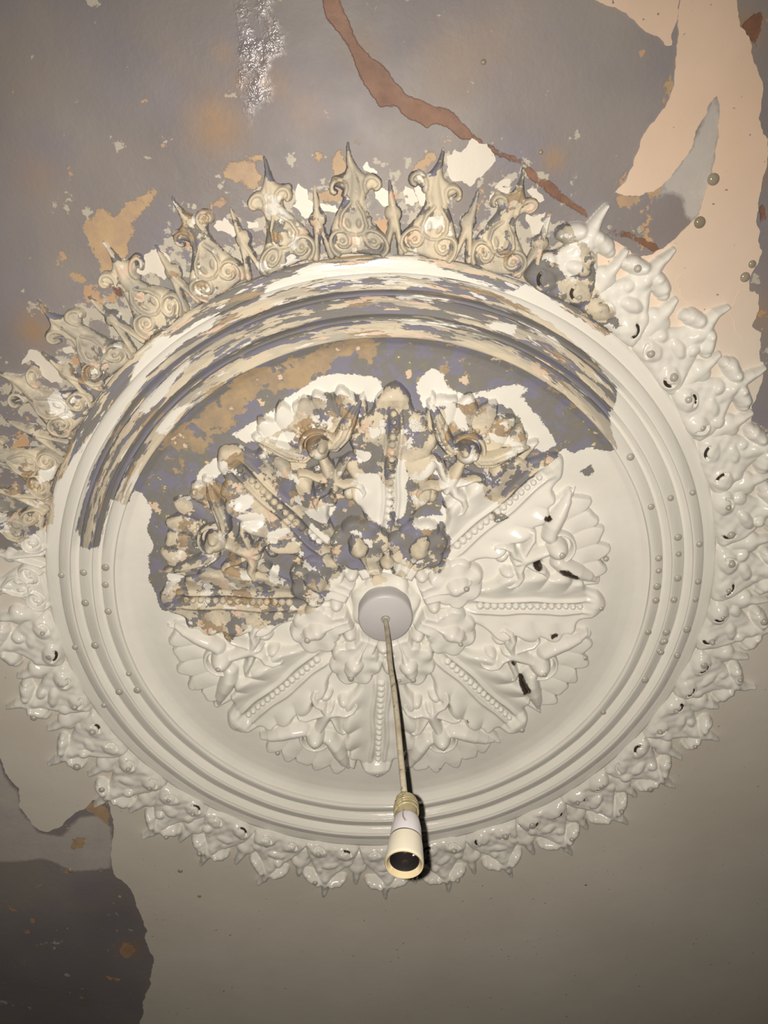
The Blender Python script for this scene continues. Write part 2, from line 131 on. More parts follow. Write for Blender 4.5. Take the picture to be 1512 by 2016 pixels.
# plaster of the rose: glossy white overpaint over old flaking coats
def mat_rose():
    k = N('peeling_painted_plaster'); pc = k.attr('pc', True); wf = k.attr('white'); cav = k.attr('cav'); och = k.attr('och'); hole_shade = k.attr('hole_shade')
    j = k.math('MULTIPLY_ADD', k.noise(pc, 24, 4, .6), .034, -.017)
    j2 = k.math('MULTIPLY_ADD', k.noise(pc, 120, 2, .5), .012, -.006)
    jj = k.math('ADD', j, j2)
    m = k.step(k.math('ADD', wf, jj), -.0012, .0012)
    na = k.noise(pc, 13, 5, .62); nb = k.noise(pc, 15, 5, .6, (3.1, 7.7, 1.3)); nc = k.noise(pc, 11, 5, .62, (9.2, 1.1, 4.3)); nd = k.noise(pc, 19, 4, .6, (5.5, 2.2, 8.8)); ne = k.noise(pc, 17, 4, .6, (1.5, 8.2, 2.8))
    # raised parts keep the tan coat, hollows the grey one
    a = k.math('ADD', na, k.math('MULTIPLY_ADD', cav, -.27, .155))
    g = k.step(a, .49, .505)
    gcol = k.mix(k.step(nb, .52, .54), GREY, LILAC); gcol = k.mix(k.step(nd, .56, .59), gcol, OLIVE)
    c = k.mix(k.step(k.noise(pc, 9, 4, .6, (2.2, 5.1, 3.3)), .45, .6), TAN, STONE)
    c = k.mix(g, c, gcol)
    om = k.math('ADD', k.math('MULTIPLY', k.step(k.math('ADD', och, jj), -.02, .03), .125), nc)
    c = k.mix(k.step(om, .605, .62), c, k.mix(k.step(nd, .4, .6), OCHRE, lin(160, 138, 112)))
    c = k.mix(k.step(k.math('ADD', nd, k.math('MULTIPLY', cav, .03)), .635, .645), c, PEACH)
    fw = k.math('MULTIPLY', k.step(ne, .615, .622), k.step(cav, .04, .12))
    c = k.mix(fw, c, WHITE)
    c = k.mix(k.math('MULTIPLY', k.noise(pc, 60, 4, .7), .22), c, (.10, .085, .065))
    wv = k.mix(k.step(k.noise(pc, 5, 3), .35, .7), WHITE, lin(221, 211, 194))
    c = k.mix(m, c, wv)
    dm = k.step(k.math('ADD', hole_shade, k.math('MULTIPLY', jj, .6)), -.002, .002)
    c = k.mix(dm, c, (.050, .040, .031))  # dark colour stands in for the shade inside deep slits and holes
    layer = k.math('ADD', k.math('MULTIPLY', m, 1.0), k.math('MULTIPLY', k.math('MULTIPLY', k.math('SUBTRACT', 1.0, g), k.math('SUBTRACT', 1.0, m)), .5))
    h = k.math('ADD', layer, k.math('MULTIPLY', k.noise(pc, 70, 4, .6), k.mixf(m, .5, .10)))
    nrm = k.bump(h, .8, .0011)
    nrm = k.bump(k.noise(pc, 34, 3, .5), .22, .0016, nrm)
    r = k.mixf(m, .72, k.math('MULTIPLY_ADD', k.noise(pc, 40, 3), .14, .09))
    return k.out(c, r, nrm, .31)

def mat_ceiling():
    k = N('old_distemper'); pc = k.attr('pc', True)
    och, crk, pale, wet, stn = k.attr('ochre'), k.attr('crack'), k.attr('pale'), k.attr('wet'), k.attr('stain'); near = k.attr('near')
    jj = k.math('ADD', k.math('MULTIPLY_ADD', k.noise(pc, 22, 5, .65), .05, -.025), k.math('MULTIPLY_ADD', k.noise(pc, 110, 3, .6), .014, -.007))
    big = k.noise(pc, 1.6, 3, .5); mid = k.noise(pc, 4.5, 4, .55, (4, 2, 9))
    c = k.mix(k.step(big, .34, .66), lin(120, 111, 108), lin(146, 134, 124))
    c = k.mix(k.math('MULTIPLY', k.step(mid, .45, .75), .55), c, lin(122, 115, 124))
    c = k.mix(k.math('MULTIPLY', k.step(k.noise(pc, 3.1, 4, .6, (7, 7, 1)), .52, .72), .35), c, lin(136, 118, 100))
    # scraped coats close to the rose
    s1 = k.step(k.math('ADD', k.noise(pc, 16, 5, .62, (3, 3, 3)), k.math('MULTIPLY', near, .20)), .66, .68)
    c = k.mix(s1, c, STONE)
    s2 = k.step(k.math('ADD', k.noise(pc, 12, 5, .62, (8, 1, 3)), k.math('MULTIPLY', near, .10)), .685, .70)
    c = k.mix(s2, c, lin(184, 146, 108))
    s3 = k.step(k.math('ADD', k.noise(pc, 15, 4, .6, (1, 6, 2)), k.math('MULTIPLY', near, .10)), .63, .65)
    c = k.mix(k.math('MULTIPLY', s3, near), c, GREY)
    pm = k.step(k.math('ADD', pale, k.math('MULTIPLY', jj, .5)), -.006, .006)
    c = k.mix(k.math('MULTIPLY', pm, k.math('MULTIPLY_ADD', k.noise(pc, 14, 4, .6), .5, .6)), c, lin(190, 178, 164))
    om = k.step(k.math('ADD', och, jj), -.002, .002)
    oc = k.mix(k.step(k.noise(pc, 26, 4, .6), .35, .65), lin(184, 152, 112), lin(168, 138, 110))
    c = k.mix(om, c, oc)
    c = k.mix(k.math('MULTIPLY', stn, k.math('MULTIPLY_ADD', k.noise(pc, 30, 4, .6), .9, .3), clamp=True), c, lin(160, 122, 80))
    cm = k.step(k.math('ADD', crk, k.math('MULTIPLY', jj, .45)), -.0015, .0015)
    cc = k.mix(k.step(k.noise(pc, 20, 4, .6), .3, .7), lin(112, 76, 56), lin(136, 94, 70))
    c = k.mix(cm, c, cc)
    wm = k.math('MULTIPLY', k.step(k.math('ADD', wet, jj), -.008, .012), k.step(k.noise(pc, 24, 4, .6, (2, 9, 4)), .40, .56))
    wn = k.noise(pc, 34, 4, .6)
    c = k.mix(k.math('MULTIPLY', wm, k.math('MULTIPLY', k.step(wn, .42, .66), .55)), c, lin(188, 174, 170))
    h = k.math('ADD', k.math('MULTIPLY', cm, -1.4), k.math('MULTIPLY', k.noise(pc, 45, 5, .65), .6))
    h = k.math('ADD', h, k.math('MULTIPLY', om, -.5))
    nrm = k.bump(h, .7, .001)
    nrm = k.bump(k.math('MULTIPLY', wm, k.noise(pc, 85, 2, .5)), .6, .0022, nrm)
    r = k.mixf(wm, k.math('MULTIPLY_ADD', k.noise(pc, 9, 3), .2, .45), .10)
    return k.out(c, r, nrm, .45)

def mat_sheet(peach=True):
    k = N('pale_emulsion_sheet' if peach else 'cream_paint_flake'); tc = k.n('ShaderNodeNewGeometry').outputs['Position']
    c = k.mix(k.step(k.noise(tc, 4.0, 4, .55), .35, .7), lin(218, 205, 186), lin(208, 194, 174))
    sp = k.n('ShaderNodeSeparateXYZ'); k.put(sp.inputs[0], tc)
    old = k.step(k.math('ADD', sp.outputs[1], k.math('MULTIPLY', k.noise(tc, 5, 4, .6), .12)), -.08, -.46)     # the older coat at the top is peach
    if peach: c = k.mix(old, c, k.mix(k.step(k.noise(tc, 6, 4, .55, (5, 5, 1)), .35, .7), lin(225, 193, 164), lin(215, 182, 152)))
    c = k.mix(k.math('MULTIPLY', k.step(k.noise(tc, 11, 5, .6, (3, 1, 2)), .55, .75), .18), c, lin(190, 178, 162))
    c = k.mix(k.step(k.noise(tc, 150, 2, .5, (7, 1, 2)), .735, .76), c, lin(140, 122, 104))
    nrm = k.bump(k.noise(tc, 26, 4, .55), .25, .002); nrm = k.bump(k.noise(tc, 420, 2, .5), .12, .0005, nrm)
    return k.out(c, .46, nrm, .4)

def mat_plain(name, c1, c2, rough, scale=40, bmp=.1, spec=.5):
    k = N(name); tc = k.n('ShaderNodeTexCoord').outputs['Object']
    c = k.mix(k.step(k.noise(tc, scale, 4, .6), .35, .68), c1, c2)
    return k.out(c, rough, k.bump(k.noise(tc, scale*6, 3, .5), bmp, .0006), spec)
def mat_cord():
    k = N('old_white_flex'); tc = k.n('ShaderNodeNewGeometry').outputs['Position']
    c = k.mix(k.step(k.noise(tc, 55, 4, .6), .42, .62), lin(186, 172, 146), lin(160, 144, 118))
    c = k.mix(k.step(k.noise(tc, 130, 3, .6, (2, 2, 2)), .60, .70), c, lin(126, 110, 88))
    return k.out(c, .5, k.bump(k.noise(tc, 700, 2), .2, .0004), .4)
MR = mat_rose(); MC = mat_ceiling(); MS = mat_sheet(); MF = mat_sheet(False)
M_drip = mat_plain('dried_paint_drip', lin(186, 176, 160), lin(172, 160, 144), .16, 30, .02, .6)
M_cdrip = mat_plain('brown_water_drip', lin(160, 146, 124), lin(138, 122, 100), .12, 30, .02, .6)
M_canopy = mat_plain('grey_white_plastic', lin(194, 185, 178), lin(188, 179, 172), .42, 20, .04)
M_grom = mat_plain('dull_grommet', lin(186, 180, 166), lin(160, 150, 132), .5)
M_cap = mat_plain('white_porcelain', lin(196, 187, 184), lin(188, 178, 172), .22, 20, .03)
M_skirt = mat_plain('cream_bakelite', lin(208, 198, 176), lin(202, 188, 160), .16, 12, .02)
M_rim = mat_plain('yellowed_bakelite', lin(196, 176, 138), lin(182, 158, 116), .22, 18, .02)
M_dark = mat_plain('black_socket_lining', lin(34, 30, 28), lin(24, 22, 20), .45)
M_groove = mat_plain('grimy_joint', lin(96, 84, 74), lin(76, 64, 54), .6)
M_tape = mat_plain('yellowed_wrapping', lin(150, 136, 102), lin(128, 114, 82), .28, 90, .25)
M_metal = mat_plain('brass_contact', lin(196, 150, 104), lin(170, 120, 80), .3); M_metal.node_tree.nodes['Principled BSDF'].inputs['Metallic'].default_value = 1.0
M_steel = mat_plain('steel_clip', lin(226, 224, 220), lin(206, 204, 200), .25)
M_scar = mat_plain('old_scratch', lin(150, 140, 132), lin(134, 124, 116), .5)

# ------------------------------------------------------------------ object helpers
def link(name, me, mat, parent=None):
    o = bpy.data.objects.new(name, me); col.objects.link(o)
    if mat is not None and not me.materials: me.materials.append(mat)
    if parent is not None: o.parent = parent
    return o
def empty(name, label, cat):
    o = bpy.data.objects.new(name, None); col.objects.link(o); o['label'] = label; o['category'] = cat; o.empty_display_size = .05
    return o
def make_mesh(name, co, faces, smooth=True):
    me = bpy.data.meshes.new(name); me.from_pydata(co if isinstance(co, list) else co.tolist(), [], faces if isinstance(faces, list) else faces.tolist())
    if smooth: me.polygons.foreach_set('use_smooth', [True]*len(me.polygons))
    me.update(); return me
def fattr(me, name, v):
    a = me.attributes.new(name, 'FLOAT', 'POINT'); a.data.foreach_set('value', np.ascontiguousarray(v, dtype=np.float32))
def vattr(me, name, v):
    a = me.attributes.new(name, 'FLOAT_VECTOR', 'POINT'); a.data.foreach_set('vector', np.ascontiguousarray(v, dtype=np.float32).ravel())
def wear(me, xyz, cav, pc=None, hole_shade=None):  # wear attributes, and hole_shade for the painted-in shade of holes and slits
    x, y, z = xyz.T; fattr(me, 'och', samp(M_roch, x, y))
    fattr(me, 'white', samp(M_white, x, y)); fattr(me, 'hole_shade', samp(M_hole_shade, x, y) if hole_shade is None else np.maximum(samp(M_hole_shade, x, y), hole_shade)); fattr(me, 'cav', cav); vattr(me, 'pc', xyz if pc is None else pc)

# profile of the turned base: height of the plaster surface at radius r (negative = towards the room)
PR = [(0, -.034), (.070, -.034), (.092, -.028), (.104, -.004), (.13, .002), (.25, .002), (.45, .004), (.60, .010), (.70, .017), (.76, .021), (.795, .021), (.812, .017), (.834, .002)]
def Bz(r): return np.interp(r, [a for a, b in PR], [b for a, b in PR])
def torus_arc(r0, r1, z0, z1, h, n=13):
    o = []
    for i in range(n):
        t = math.pi*i/(n-1); o.append((r0+(r1-r0)*((1-math.cos(t))/2)**2.2, z0+(z1-z0)*i/(n-1)-h*math.sin(t)**.95))
    return o
def lathe(name, prof, parent, seg=480, theta_wear=True, wob=.0):
    n = len(prof); th = np.linspace(0, 2*math.pi, seg, endpoint=False)
    r = np.array([p[0] for p in prof]); z = np.array([p[1] for p in prof])
    wv = 1+wob*(np.sin(th*3+1)+.6*np.sin(th*7+2)+.4*np.sin(th*17))
    R_ = r[None]*np.ones((seg, 1)); Z_ = z[None]+np.zeros((seg, 1))+.0012*np.sin(th*5+.7)[:, None]*(wob > 0)+.0006*np.sin(th*23+r[None].T[0][0])[:, None]*(wob > 0)
    xyz = np.stack([R_*np.cos(th)[:, None]*wv[:, None], R_*np.sin(th)[:, None]*wv[:, None], Z_], -1).reshape(-1, 3)
    f = []
    for i in range(seg):
        a = i*n; b = ((i+1) % seg)*n
        for j in range(n-1): f.append((a+j, a+j+1, b+j+1, b+j))
    co = np.stack([xyz[:, 0]*S, xyz[:, 1]*S, ZC+(xyz[:, 2]-ZP)*S], -1)
    me = make_mesh(name, co, f)
    # brush-wise wear runs round the ring
    tt = np.repeat(np.abs(th-math.pi), n); rr = np.tile(r, seg)
    sg = np.concatenate([[0], np.cumsum(np.hypot(np.diff(r), np.diff(z)))])
    pc = np.stack([tt*.42*np.maximum(rr, .3), r[0]*7+np.tile(sg, seg)*2.6, np.zeros(seg*n)], -1)
    cav = np.tile(np.clip((np.interp(r, [r[0], r[-1]], [z[0], z[-1]])-z)/.018, 0, 1)*.95, seg)
    wear(me, xyz, cav, pc if theta_wear else None)
    return link(name, me, MR, parent)

# ------------------------------------------------------------------ the room
HX, HY0, HY1 = 4.6, -4.8, 5.2
M_wall = mat_plain('dull_wall_paint', lin(150, 140, 126), lin(138, 128, 114), .7, 3, .1, .3)
M_floor = mat_plain('bare_floor', lin(104, 84, 64), lin(88, 70, 54), .6, 4, .2, .3)
def slab(name, a, b, mat):
    (x0, y0, z0), (x1, y1, z1) = a, b
    co = [(x, y, z) for z in (z0, z1) for y in (y0, y1) for x in (x0, x1)]
    o = link(name, make_mesh(name, co, [(0, 2, 3, 1), (4, 5, 7, 6), (0, 1, 5, 4), (2, 6, 7, 3), (0, 4, 6, 2), (1, 3, 7, 5)], False), mat); o['kind'] = 'structure'; return o
wx, wy0, wy1 = HX*S, HY0*S, HY1*S
slab('floor', (-wx-.1, wy0-.1, -.1), (wx+.1, wy1+.1, 0), M_floor)
slab('wall_left', (-wx-.1, wy0-.1, 0), (-wx, wy1+.1, ZC), M_wall); slab('wall_right', (wx, wy0-.1, 0), (wx+.1, wy1+.1, ZC), M_wall)
slab('wall_back', (-wx, wy0-.1, 0), (wx, wy0, ZC), M_wall); slab('wall_front', (-wx, wy1, 0), (wx, wy1+.1, ZC), M_wall)
# ------------------------------------------------------------------ the ceiling
cx = np.concatenate([np.linspace(-HX, -2.1, 12), np.linspace(-2.0, 2.2, 300), np.linspace(2.3, HX, 12)]); cy = np.concatenate([np.linspace(HY0, -3.0, 10), np.linspace(-2.9, 2.6, 380), np.linspace(2.7, HY1, 12)]); nx, ny = len(cx), len(cy)
CX, CY = np.meshgrid(cx, cy)
und = .0022*np.sin(CX*2.3+.4)*np.cos(CY*1.9)+.0012*np.sin(CX*6.1+CY*4.3)
co = np.stack([CX, CY, ZP+.004+und*.0], -1).reshape(-1, 3)
ix = np.arange(nx*ny).reshape(ny, nx)
fc = np.stack([ix[:-1, :-1], ix[1:, :-1], ix[1:, 1:], ix[:-1, 1:]], -1).reshape(-1, 4)
me = make_mesh('ceiling', np.stack([co[:, 0]*S, co[:, 1]*S, ZC+(co[:, 2]-ZP-.004)*S], -1), fc)
for nm, F in (('ochre', M_ochre), ('crack', M_crack), ('pale', M_pale), ('wet', M_wet), ('stain', M_stain)): fattr(me, nm, samp(F, co[:, 0], co[:, 1]))
rr = np.hypot(co[:, 0], co[:, 1]); fattr(me, 'near', np.clip(1-(rr-1.12)/.24, 0, 1)); vattr(me, 'pc', co)
ceiling = link('ceiling', me, MC); ceiling['kind'] = 'structure'

def jag(P, amp, levels, rg):
    P = [tuple(p) for p in P]
    for l in range(levels):
        Q = []
        for i, a in enumerate(P):
            b = P[(i+1) % len(P)]; Q.append(a)
            L = math.hypot(b[0]-a[0], b[1]-a[1])
            if L > .008:
                k = rg.gauss(0, 1)*amp*min(L, .12)
                Q.append(((a[0]+b[0])/2-(b[1]-a[1])/L*k, (a[1]+b[1])/2+(b[0]-a[0])/L*k))
        P = Q
    return P
def sheet(name, P, thick, parent, mat, z0=0.0, amp=.07, levels=4, rg=rng):
    P = jag(P, amp, levels, rg); bm = bmesh.new()
    top = [bm.verts.new((x*S, y*S, ZC-z0)) for x, y in P]; lo = [bm.verts.new((x*S, y*S, ZC-z0-thick)) for x, y in P]
    n = len(P); area = sum(P[i][0]*P[(i+1) % n][1]-P[(i+1) % n][0]*P[i][1] for i in range(n))
    f = bm.faces.new(lo if area < 0 else lo[::-1])
    for i in range(n):
        j = (i+1) % n
        bm.faces.new((top[i], top[j], lo[j], lo[i]) if area < 0 else (top[j], top[i], lo[i], lo[j]))
    bmesh.ops.triangulate(bm, faces=[f], ngon_method='EAR_CLIP')
    me = bpy.data.meshes.new(name); bm.to_mesh(me); bm.free()
    return link(name, me, mat, parent)
for i, P in enumerate(DATA['sheets']):
    o = sheet('paint_layer' if i < 3 else 'paint_flake', P, (.0011, .0014, .0017)[i] if i < 3 else .0020+.00012*(i % 4), ceiling, MS if i < 3 or i > 19 else MF, 0.0, .06 if i < 3 else .10)
    if i < 3: o['label'] = ('broad pale emulsion coat over the lower and right ceiling', 'pale paint coat at the top of the ceiling by the dark crack line', 'pale paint coat left of the rose above the dark grey patch')[i]

# ------------------------------------------------------------------ the ceiling rose
rose = empty('ceiling_rose', 'large round plaster ceiling rose with leaves and peeling paint, white on its lower right half', 'ceiling rose')
rose.location = (0, 0, 0)
base_prof = []
for r in np.concatenate([np.linspace(.03, .13, 14), np.linspace(.15, .72, 40), np.linspace(.73, .834, 26)]): base_prof.append((float(r), float(Bz(r))))
lathe('dish', [(0.001, -.034)]+base_prof, rose, 480, False)
def ring(name, r0, r1, h, z0=.004, z1=.004):
    lathe(name, torus_arc(r0, r1, z0, z1, h, 17), rose, 480, True, .0006)
ring('ring_moulding', .834, .877, .020, .003, .014)
ring('ring_moulding', .898, .9435, .017, -.007, .014)
ring('ring_moulding', .963, 1.003, .017, -.007, .010)
lathe('fillet', [(.8765, .0150), (.8785, .0165), (.888, .0060), (.8990, -.0075)], rose)
lathe('fillet', [(.943, .0150), (.9450, .0165), (.954, .0060), (.9640, -.0075)], rose)
lathe('fillet', [(1.0025, .010), (1.012, .0105), (1.034, .0105), (1.044, .0135), (1.048, .0275)], rose)

# ---- relief modelling: heights over the dish / ceiling, in (u radial, v tangential)
def dome(U, V, cu, cv, ru, rv, h, rot=0.0, p=.5):
    c, s = math.cos(rot), math.sin(rot); a = ((U-cu)*c+(V-cv)*s)/ru; b = (-(U-cu)*s+(V-cv)*c)/rv
    d = a*a+b*b
    return np.where(d < 1, h*np.power(np.maximum(1-d, 0), p), -(np.sqrt(d)-1)*min(ru, rv)*2.5)
def stroke(U, V, pts, flat=.5):
    out = np.full(U.shape, -1.0)
    for a, b in zip(pts[:-1], pts[1:]):
        eu, ev = b[0]-a[0], b[1]-a[1]; L = eu*eu+ev*ev+1e-12
        t = np.clip(((U-a[0])*eu+(V-a[1])*ev)/L, 0, 1)
        d = np.sqrt((U-a[0]-t*eu)**2+(V-a[1]-t*ev)**2); r = a[2]+t*(b[2]-a[2]); h = a[3]+t*(b[3]-a[3])
        q = d/r
        out = np.maximum(out, np.where(q < 1, h*np.power(np.maximum(1-q*q, 0), flat), -(q-1)*r*2.5))
    return out
def plate(U, V, P, h, bev):
    s = poly_sdf(P, U, V); t = np.clip(s/bev, 0, 1)
    return np.where(s > 0, h*np.sqrt(1-(1-t)**2), s*2.5)
def smax(a, b, k=.008):
    d = np.clip(.5+.5*(a-b)/k, 0, 1); return b+(a-b)*d+k*d*(1-d)
def smooth(P, it=2):
    P = np.asarray(P, float)
    for _ in range(it):
        Q = np.roll(P, -1, 0); P = np.stack([.75*P+.25*Q, .25*P+.75*Q], 1).reshape(-1, 2)
    return P
def curl(cu, cv, r0, r1, a0, a1, w0, w1, h0, h1, n=16):
    o = []
    for i in range(n):
        t = i/(n-1); a = math.radians(a0+(a1-a0)*t); r = r0+(r1-r0)*t
        o.append((cu+r*math.cos(a), cv+r*math.sin(a), w0+(w1-w0)*t, h0+(h1-h0)*t))
    return o
def grid(u0, u1, v0, v1, res):
    u = np.arange(u0, u1+res, res); v = np.arange(v0, v1+res, res); return np.meshgrid(u, v, indexing='ij')
def relief(name, parent, az, U, V, H, surf='dish', under=None, cavb=0.0, hole_shade=None, emb=.004, hn=None, mat=None, jit=0.0, lift=0.0):
    """turn a height map into a mesh sitting on the dish or the ceiling at azimuth az (degrees)"""
    base = under if under is not None else np.zeros_like(H)
    keep = H > base-emb
    H2 = np.maximum(H, base-emb)
    a = math.radians(az); X = U*math.cos(a)-V*math.sin(a); Y = U*math.sin(a)+V*math.cos(a)
    B = Bz(np.hypot(U, V)) if surf == 'dish' else np.full_like(U, ZP)
    Z = B-H2-lift
    q = keep[:-1, :-1] | keep[1:, :-1] | keep[1:, 1:] | keep[:-1, 1:]
    ids = np.arange(U.size).reshape(U.shape)
    F = np.stack([ids[:-1, :-1][q], ids[:-1, 1:][q], ids[1:, 1:][q], ids[1:, :-1][q]], -1)
    used = np.unique(F); mp = np.zeros(U.size, int); mp[used] = np.arange(len(used))
    xyz = np.stack([X.ravel()[used], Y.ravel()[used], Z.ravel()[used]], -1)
    if jit: xyz[:, 2] += nrg.normal(0, jit, len(xyz))
    co = np.stack([xyz[:, 0]*S, xyz[:, 1]*S, ZC+(xyz[:, 2]-ZP)*S], -1)
    me = make_mesh(name, co, mp[F])
    h = (H2-(0 if hn is None else hn)).ravel()[used]; top = max(float(H2.max()), 1e-4)
    wear(me, xyz, np.clip(H2.ravel()[used]/top+cavb, 0, 1.3), None, None if hole_shade is None else hole_shade.ravel()[used])
    o = link(name, me, mat or MR, parent)
    return o
def place_dome(name, parent, x, y, z, r, h, mat, seg=12, rings=5):
    """a small hanging bead or drop: half an ellipsoid below (x, y, z), in design units"""
    co = []; f = []
    for i in range(rings):
        t = (math.pi/2)*i/rings
        for j in range(seg):
            a = 2*math.pi*j/seg; co.append(W(x+r*math.cos(t)*math.cos(a), y+r*math.cos(t)*math.sin(a), z-h*math.sin(t)))
    co.append(W(x, y, z-h))
    for i in range(rings-1):
        for j in range(seg): f.append((i*seg+j, (i+1)*seg+j, (i+1)*seg+(j+1) % seg, i*seg+(j+1) % seg))
    for j in range(seg): f.append(((rings-1)*seg+j, len(co)-1, (rings-1)*seg+(j+1) % seg))
    me = make_mesh(name, co, f)
    if mat is MR: wear(me, np.array([((p[0])/S, p[1]/S, (p[2]-ZC)/S+ZP) for p in co]), np.full(len(co), .8))
    return link(name, me, mat, parent)

LEAF_AZ = [6.5+45*k for k in range(8)]
UNIT_AZ = [29.2+45*k for k in range(8)]
def is_white(az, r):
    a = math.radians(az); return float(samp(M_white, np.array([r*math.cos(a)]), np.array([r*math.sin(a)]))[0]) > .0

# acanthus leaves with a beaded midrib
half = [(.20, .040), (.27, .062), (.33, .085), (.350, .108), (.374, .124), (.400, .122), (.414, .108), (.430, .112), (.452, .134), (.484, .136), (.500, .118), (.512, .112), (.532, .128), (.562, .124), (.578, .106), (.586, .098), (.606, .100), (.620, .086), (.622, .064), (.636, .058), (.650, .054), (.668, .050), (.688, .032), (.704, .010)]
LP = smooth([(u, v) for u, v in half]+[(u, -v) for u, v in half[::-1]], 2)
def leaf_height(U, V, wv):
    A = np.abs(V)
    s = poly_sdf(LP, U, V)
    t = np.clip(s/.016, 0, 1); edge = np.sqrt(1-(1-t)**2)
    body = .022+.030*np.clip((A-.03)/.09, 0, 1)**1.2
    # rounded lobes separated by grooves that run out from the midrib
    ph = (U-.62*A)
    lob = np.abs(np.cos((ph-.312)/.082*math.pi))**.7*2-1
    body = body+np.clip((A-.055)/.045, 0, 1)*(.0075*lob-.004)
    body = body-.020*np.clip((A-.095)/.03, 0, 1)**2
    tipm = np.clip((U-.63)/.03, 0, 1); body = body*(1-tipm)+tipm*(.042-.30*np.clip(U-.67, 0, 1)-.12*A)
    H = np.where(s > 0, body*edge, s*2.5)
    rail = np.exp(-((A-.0225)/.007)**2)*.010*np.clip((.66-U)/.04, 0, 1)*np.clip((U-.25)/.04, 0, 1)
    chan = -np.exp(-(A/.014)**2)*.008*np.clip((.64-U)/.02, 0, 1)
    H = H+np.where(s > 0, rail+chan, 0)
    return H
for k, az in enumerate(LEAF_AZ):
    U, V = grid(.17, .72, -.15, .15, .0031)
    wz = .004*np.sin(U*31+k*2.1)+.003*np.sin(V*40+k); Hh = leaf_height(U+.004*np.sin(V*26+k*1.7), V+wz*.8, 0)
    lf = relief('acanthus_leaf', rose, az, U, V, Hh+.0012*np.sin(U*70+k)*np.sin(V*60+2*k))
    a = math.radians(az)
    for i in range(15):
        u = .298+i*.0228; r = .0125-.00018*i; hb = .030 if i < 13 else .034
        x, y = u*math.cos(a), u*math.sin(a)
        place_dome('bead', lf, x, y, float(Bz(u))-hb*.62, r, .013, MR, 10, 4)

